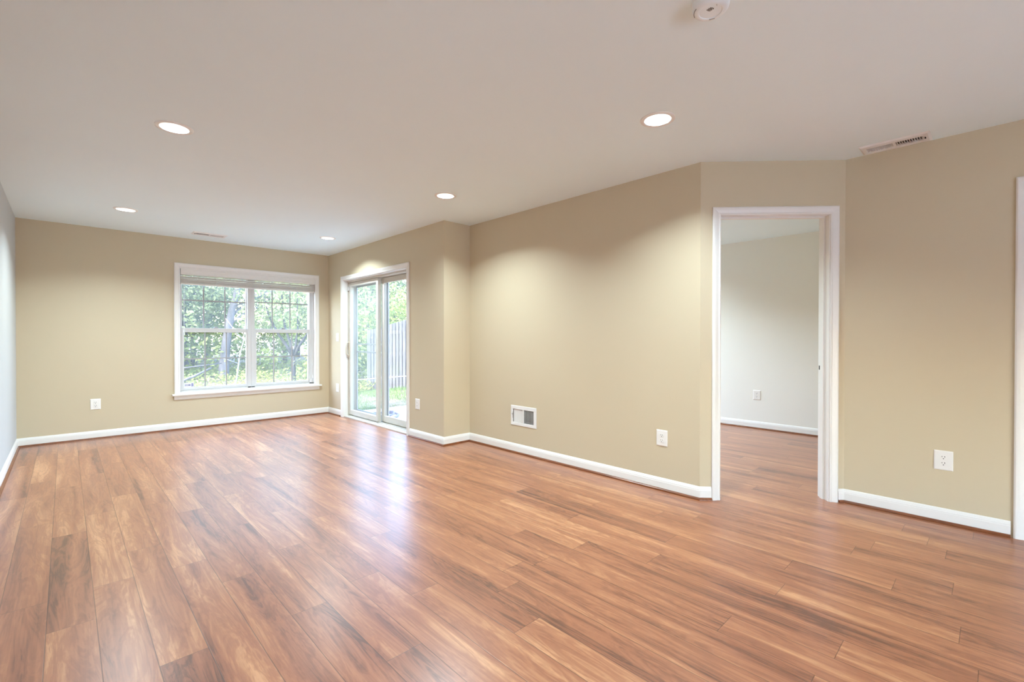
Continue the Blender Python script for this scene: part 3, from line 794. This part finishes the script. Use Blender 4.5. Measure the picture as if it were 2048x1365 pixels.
# ------------------------------------------------------------------ outdoors
def ss(a, b, x):
    t = max(0.0, min(1.0, (x-a)/(b-a))); return t*t*(3-2*t)
def ground(x, y):
    z = -.15 + .30*ss(4.5,5.6,x)*(1-ss(8.2,11.0,y))
    z += .035*max(0, y-11.5) + .04*math.sin(x*1.3+y*.7)*ss(10.5,13,y)
    return z
g = MB(); nx, ny = 60, 50; X0, X1_, Ya, Yb = -22.0, 30.0, 3.0, 40.0
for j in range(ny+1):
    for i in range(nx+1):
        x = X0+(X1_-X0)*i/nx; y = Ya+(Yb-Ya)*j/ny
        g.v.append((x, y, ground(x,y) - (.25 if (y < YB+.6 and x < X1+.6) or y < YJ+.6 else 0)))
for j in range(ny):
    for i in range(nx): a = j*(nx+1)+i; g.f.append((a,a+1,a+nx+2,a+nx+1))
struct(build('ground', g, M_soil, smooth=True), 'bare woodland ground under the plants', 'ground')
pr = MB(); pr.box(-6, 9, -13, YREAR-.1205, -.30, -.075)  # added slab, bounces daylight through the rear window onto the ceiling
struct(build('bounce_terrace', pr, M_terrace), 'unseen pale terrace added behind the house to bounce light', 'patio')
pt = MB(); pt.box(X1+.1605, 5.25, YJ+.1605, 7.48, -.30, -.075)
struct(build('patio', pt, M_patio), 'pale concrete patio slab outside the sliding door', 'patio')

def leaf(mb, p, size, up=0.35, dirv=None):
    n = Vector((random.gauss(0,1), random.gauss(0,1), random.gauss(0,1)+up*2)).normalized()
    u = n.orthogonal().normalized(); a = random.uniform(0, 2*math.pi)
    u = (Matrix.Rotation(a,3,n) @ u); w = n.cross(u)
    L_ = size*random.uniform(.7,1.3); W_ = L_*.55
    p = Vector(p)
    mb.add([p - u*L_*.5, p + w*W_*.5 + n*L_*.08, p + u*L_*.5, p - w*W_*.5 + n*L_*.08], [(0,1,2,3)])

def crown(h, z0, rad, nblob, per, size):
    mb = MB()
    for b in range(nblob):
        t = (b+.5)/nblob; zc = z0 + (h-z0)*t + random.uniform(-.4,.4)
        rr = rad*(math.sin(math.pi*(0.12+0.8*t))**.7)*random.uniform(.35,1.0); a = random.uniform(0,2*math.pi)
        c = Vector((rr*math.cos(a), rr*math.sin(a), zc)); br = random.uniform(.5,.95)
        for k in range(per):
            d = Vector((random.gauss(0,1),random.gauss(0,1),random.gauss(0,1)*.65)).normalized()*br*random.uniform(.45,1)**.5
            leaf(mb, c+d, size)
    return mb
def tree_meshes(h, z0, rad, nblob, per, size, trunk_r, lean=0.0, leafm=None):
    m1 = crown(h, z0, rad, nblob, per, size)
    me1 = bpy.data.meshes.new('foliage'); me1.from_pydata(m1.v, [], m1.f); me1.materials.append(leafm or M_leaf)
    t = MB(); pts = [(lean*z*z*.03, .05*math.sin(z*.9), z-.3) for z in [i*h*.9/8 for i in range(9)]]
    t.tube(pts, [trunk_r*(1.15-.9*i/8) for i in range(9)], 10)
    for k in range(9):
        zz = random.uniform(max(1.6,z0*.7), h*.8); a = random.uniform(0,2*math.pi); l = rad*random.uniform(.5,.95)
        b0 = Vector((lean*zz*zz*.03,0,zz-.3)); t.tube([b0, b0+Vector((math.cos(a)*l*.5,math.sin(a)*l*.5,.35*l)), b0+Vector((math.cos(a)*l,math.sin(a)*l,.5*l))], [trunk_r*.35,trunk_r*.22,.012], 6)
    me2 = bpy.data.meshes.new('trunk'); me2.from_pydata(t.v, [], t.f); me2.materials.append(M_bark)
    for p in me2.polygons: p.use_smooth = True
    return me1, me2
def plant(name, meshes, x, y, lab, group=None, rz=0, sc=1.0, cat='tree'):
    o = empty(name, (x, y, ground(x,y))); o.rotation_euler = (0,0,rz); o.scale = (sc,sc,sc)
    for nm, me in zip(('foliage','trunk'), meshes):
        c = bpy.data.objects.new(nm, me); COL.objects.link(c); c.parent = o
    tag(o, lab, cat, group); return o
TA = tree_meshes(4.5, 0.9, 1.9, 44, 210, .13, .09)
TB = tree_meshes(4.9, 1.0, 2.1, 48, 210, .13, .10, leafm=M_leaf2)
TC = tree_meshes(3.9, 0.6, 1.6, 38, 210, .11, .07)
plant('slim_tree', tree_meshes(4.6, 2.0, 1.6, 34, 200, .11, .09), 2.62, 16.9, 'slim pale trunked tree at the left edge of the window view', rz=.4)
plant('slim_tree', tree_meshes(5.0, 2.3, 1.8, 34, 200, .10, .13, lean=1.5), 3.17, 14.9, 'leaning pale grey trunked tree behind the left window sash', rz=0.0)
plant('slim_tree', tree_meshes(5.2, 2.4, 2.0, 38, 200, .12, .09), 3.39, 20.3, 'pale trunk standing deep in the wood behind the upper left panes', rz=2.0)
gp = 'trees of the wood behind the garden'
wood = []
for r_, (yy, x0_, kinds) in enumerate(((15.6, -6.4, 'CA'), (18.8, -8.2, 'AB'), (22.2, -6.6, 'BA'))):
    for q_ in range(9):
        x_ = x0_ + q_*3.6
        if r_ == 0 and 1.2 < x_ < 5.2: continue
        if r_ == 1 and 1.6 < x_ < 3.6: x_ = .9
        wood.append((x_, yy + .5*math.sin(q_*2.1), kinds[q_ % 2]))
for i, (x, y, kd) in enumerate(wood):
    plant('leafy_tree', {'A':TA,'B':TB,'C':TC}[kd], x, y, 'leafy green tree of the wood beyond the lawn', gp, rz=i*1.7, sc=random.uniform(.9,1.15))
# the low forked tree before the right sash
mt = empty('forked_tree', (4.26, 12.57, ground(4.26,12.57))); tag(mt, 'small grey tree with forked stems outside the right window sash', 'tree')
t = MB()
def stem(pts, r0, r1): t.tube([Vector(p) for p in pts], [r0+(r1-r0)*i/(len(pts)-1) for i in range(len(pts))], 8)
bz = ground(4.26,12.57)
stem([(4.25,12.57,bz-.1),(4.25,12.57,.3),(4.24,12.57,.70)], .062, .05)
stem([(4.24,12.57,.66),(4.10,12.62,.95),(3.92,12.68,1.25),(3.70,12.75,1.75),(3.55,12.8,2.6)], .045, .014)
stem([(4.24,12.57,.70),(4.17,12.60,1.05),(4.05,12.62,1.45),(3.98,12.6,2.2),(3.95,12.6,3.0)], .040, .014)
stem([(4.24,12.57,.70),(4.29,12.53,1.0),(4.33,12.5,1.4),(4.32,12.5,2.4)], .032, .012)
stem([(4.25,12.57,.68),(4.38,12.50,.98),(4.56,12.42,1.30),(4.72,12.3,1.8),(4.85,12.2,2.6)], .045, .014)
build('trunk', t, M_bark2, mt, smooth=True)
m = MB()
for cx, cy_, cz, r in ((3.6,12.8,2.3,.8),(4.0,12.6,2.9,.9),(4.4,12.5,2.6,.85),(4.9,12.3,2.4,.8),(4.2,12.6,1.9,.55),(3.5,12.9,1.7,.5),(4.8,12.4,1.75,.45)):
    for k_ in range(330):
        d = Vector((random.gauss(0,1),random.gauss(0,1),random.gauss(0,.7))).normalized()*r*random.uniform(.3,1); leaf(m, Vector((cx,cy_,cz))+d, .11)
build('foliage', m, M_leaf, mt, fixn=False)
# bare white sapling
dt = MB(); bz = ground(2.9,12.4)
dt.tube([(2.86,12.4,bz-.05),(2.93,12.4,.35),(2.98,12.4,.78),(3.06,12.4,1.10),(3.08,12.4,1.45)], [.020,.017,.014,.011,.006], 7)
dt.tube([(3.06,12.4,1.10),(3.14,12.4,1.11),(3.2,12.4,1.10)], [.010,.008,.004], 6); dt.tube([(3.06,12.4,1.10),(2.86,12.4,1.35),(2.7,12.4,1.6)], [.009,.007,.004], 6); dt.tube([(2.95,12.4,.55),(2.7,12.42,.66),(2.55,12.4,.70)], [.008,.006,.003], 6)
tag(build('bare_sapling', dt, M_deadwood, smooth=True), 'thin bleached bare sapling outside the left window sash', 'sapling')
# fallen log and brush pile left
fg = MB(); fg.tube([(1.85,13.2,.10),(2.2,13.35,.22),(2.62,13.6,.40)], [.035,.03,.022], 8); fg.tube([(1.7,14.2,.35),(2.3,14.1,.42),(3.0,14.3,.48)], [.02,.017,.012], 7)
tag(build('fallen_branch', fg, M_bark, smooth=True), 'grey fallen branches on the ground behind the lower left panes', 'branch')

# undergrowth: dense low leaves nobody could count
m = MB()
for k_ in range(260):
    x = random.uniform(-7,17); y = random.uniform(15.0,20.0) if x < 6.0 else random.uniform(11.6,17.0)
    r = random.uniform(.45,.9); zc = ground(x,y) + random.uniform(.3,1.7)
    for q in range(85):
        d = Vector((random.gauss(0,1),random.gauss(0,1),random.gauss(0,.75))).normalized()*r*random.uniform(.4,1); leaf(m, Vector((x,y,zc))+d, .14)
for k_ in range(70):   # hedge-like belt outside the sliding door
    x = random.uniform(4.6,9.5); y = random.uniform(11.2,13.2); r = random.uniform(.35,.7); zc = ground(x,y) + random.uniform(.3,2.4)
    for q in range(110):
        d = Vector((random.gauss(0,1),random.gauss(0,1),random.gauss(0,.75))).normalized()*r*random.uniform(.4,1); leaf(m, Vector((x,y,zc))+d, .11)
tag(build('undergrowth', m, M_brush, fixn=False), 'dense green undergrowth leaves at the edge of the wood', 'undergrowth', kind='stuff')
m = MB()
for k_ in range(21000):
    x = random.uniform(-4,6.5); y = 10.2 + (random.random()**1.3)*8.0; z = ground(x,y) + random.uniform(.02,.34)*random.uniform(.3,1)
    leaf(m, (x,y,z), .085, .8)
tag(build('ground_cover', m, M_cover, fixn=False), 'bright yellow-green ground cover plants below the window view', 'ground cover', kind='stuff')
m = MB()
for k_ in range(26000):
    x = random.uniform(2.2,7.2); y = random.uniform(7.5,11.4)
    if x < X1+.3 and y < YB+.3: continue
    z = ground(x,y); a = random.uniform(0,6.28); h = random.uniform(.03,.085); w = .006
    dx, dy = math.cos(a)*w, math.sin(a)*w; lx, ly = random.gauss(0,.022), random.gauss(0,.022)
    m.add([(x-dx,y-dy,z-.005),(x+dx,y+dy,z-.005),(x+lx,y+ly,z+h)],[(0,1,2)])
tag(build('lawn', m, M_grass, fixn=False), 'short green lawn beyond the patio', 'grass', kind='stuff')

# fence: vertical boards on both sides of three rails, running away from the house at x = 5.4
fn = empty('wooden_fence', (5.40, 8.6, ground(5.4,8.6))); tag(fn, 'grey weathered board on board fence beside the patio', 'fence')
FT = lambda y: 1.34 + (10.66-y)*.128
FBm = lambda y: -.16 + (10.66-y)*.140
y = 10.66; k_ = 0
while y > 6.4:
    xx = 5.40 - (.032 if k_ % 2 == 0 else -.032); wd = .104
    b = MB(); zt, zt2 = FT(y), FT(y-wd)
    b.add([(xx-.009,y-wd,FBm(y)),(xx+.009,y-wd,FBm(y)),(xx+.009,y,FBm(y)),(xx-.009,y,FBm(y)),(xx-.009,y-wd,zt2),(xx+.009,y-wd,zt2),(xx+.009,y,zt),(xx-.009,y,zt)], [(0,3,2,1),(4,5,6,7),(0,1,5,4),(1,2,6,5),(2,3,7,6),(3,0,4,7)])
    build('board', b, M_fence, fn); y -= .073; k_ += 1
for fz in (.18,.52,.86):
    r = MB(); a, b = 10.66, 6.3
    za = FBm(a)+(FT(a)-FBm(a))*fz; zb = FBm(b)+(FT(b)-FBm(b))*fz
    r.add([(5.378,a,za-.04),(5.422,a,za-.04),(5.422,a,za+.04),(5.378,a,za+.04),(5.378,b,zb-.04),(5.422,b,zb-.04),(5.422,b,zb+.04),(5.378,b,zb+.04)], [(0,1,2,3),(7,6,5,4),(0,4,5,1),(1,5,6,2),(2,6,7,3),(3,7,4,0)])
    build('rail', r, M_fence, fn)
for yy in (10.70, 8.35):
    p = MB(); p.box(5.36,5.44,yy-.04,yy+.04,ground(5.4,yy)-.2,FT(yy)+.03); build('post', p, M_fence, fn)

# hose loop and rope
hs = MB(); zz = -.055
hs.tube([(3.32,6.98,zz),(3.60,6.98,zz),(3.78,6.90,zz),(3.86,6.74,zz),(3.83,6.60,zz),(3.72,6.45,zz),(3.60,6.36,zz),(3.50,6.42,zz),(3.42,6.55,zz)], .017, 8)
hs.tube([(3.78,6.86,zz+.03),(3.80,6.70,zz+.035),(3.70,6.52,zz+.03),(3.56,6.50,zz+.0),(3.45,6.62,zz)], .014, 8)
tag(build('garden_hose', hs, M_hose, smooth=True), 'grey-violet hose loop lying on the patio by the glass door', 'hose')
rp = MB(); rp.tube([(4.00,8.62,.345),(4.34,8.30,.38),(4.75,7.92,.42),(5.05,7.65,.455),(5.367,7.38,.50)], .008, 6)
st_ = MB(); st_.tube([(4.00,8.62,-.2),(4.00,8.62,.38)], .014, 8)
ro = empty('garden_rope', (4.00,8.62,ground(4,8.62))); tag(ro, 'white rope strung low from a stake to the grey fence', 'rope')
build('cord', rp, M_rope, ro, smooth=True); build('stake', st_, M_bark, ro, smooth=True)
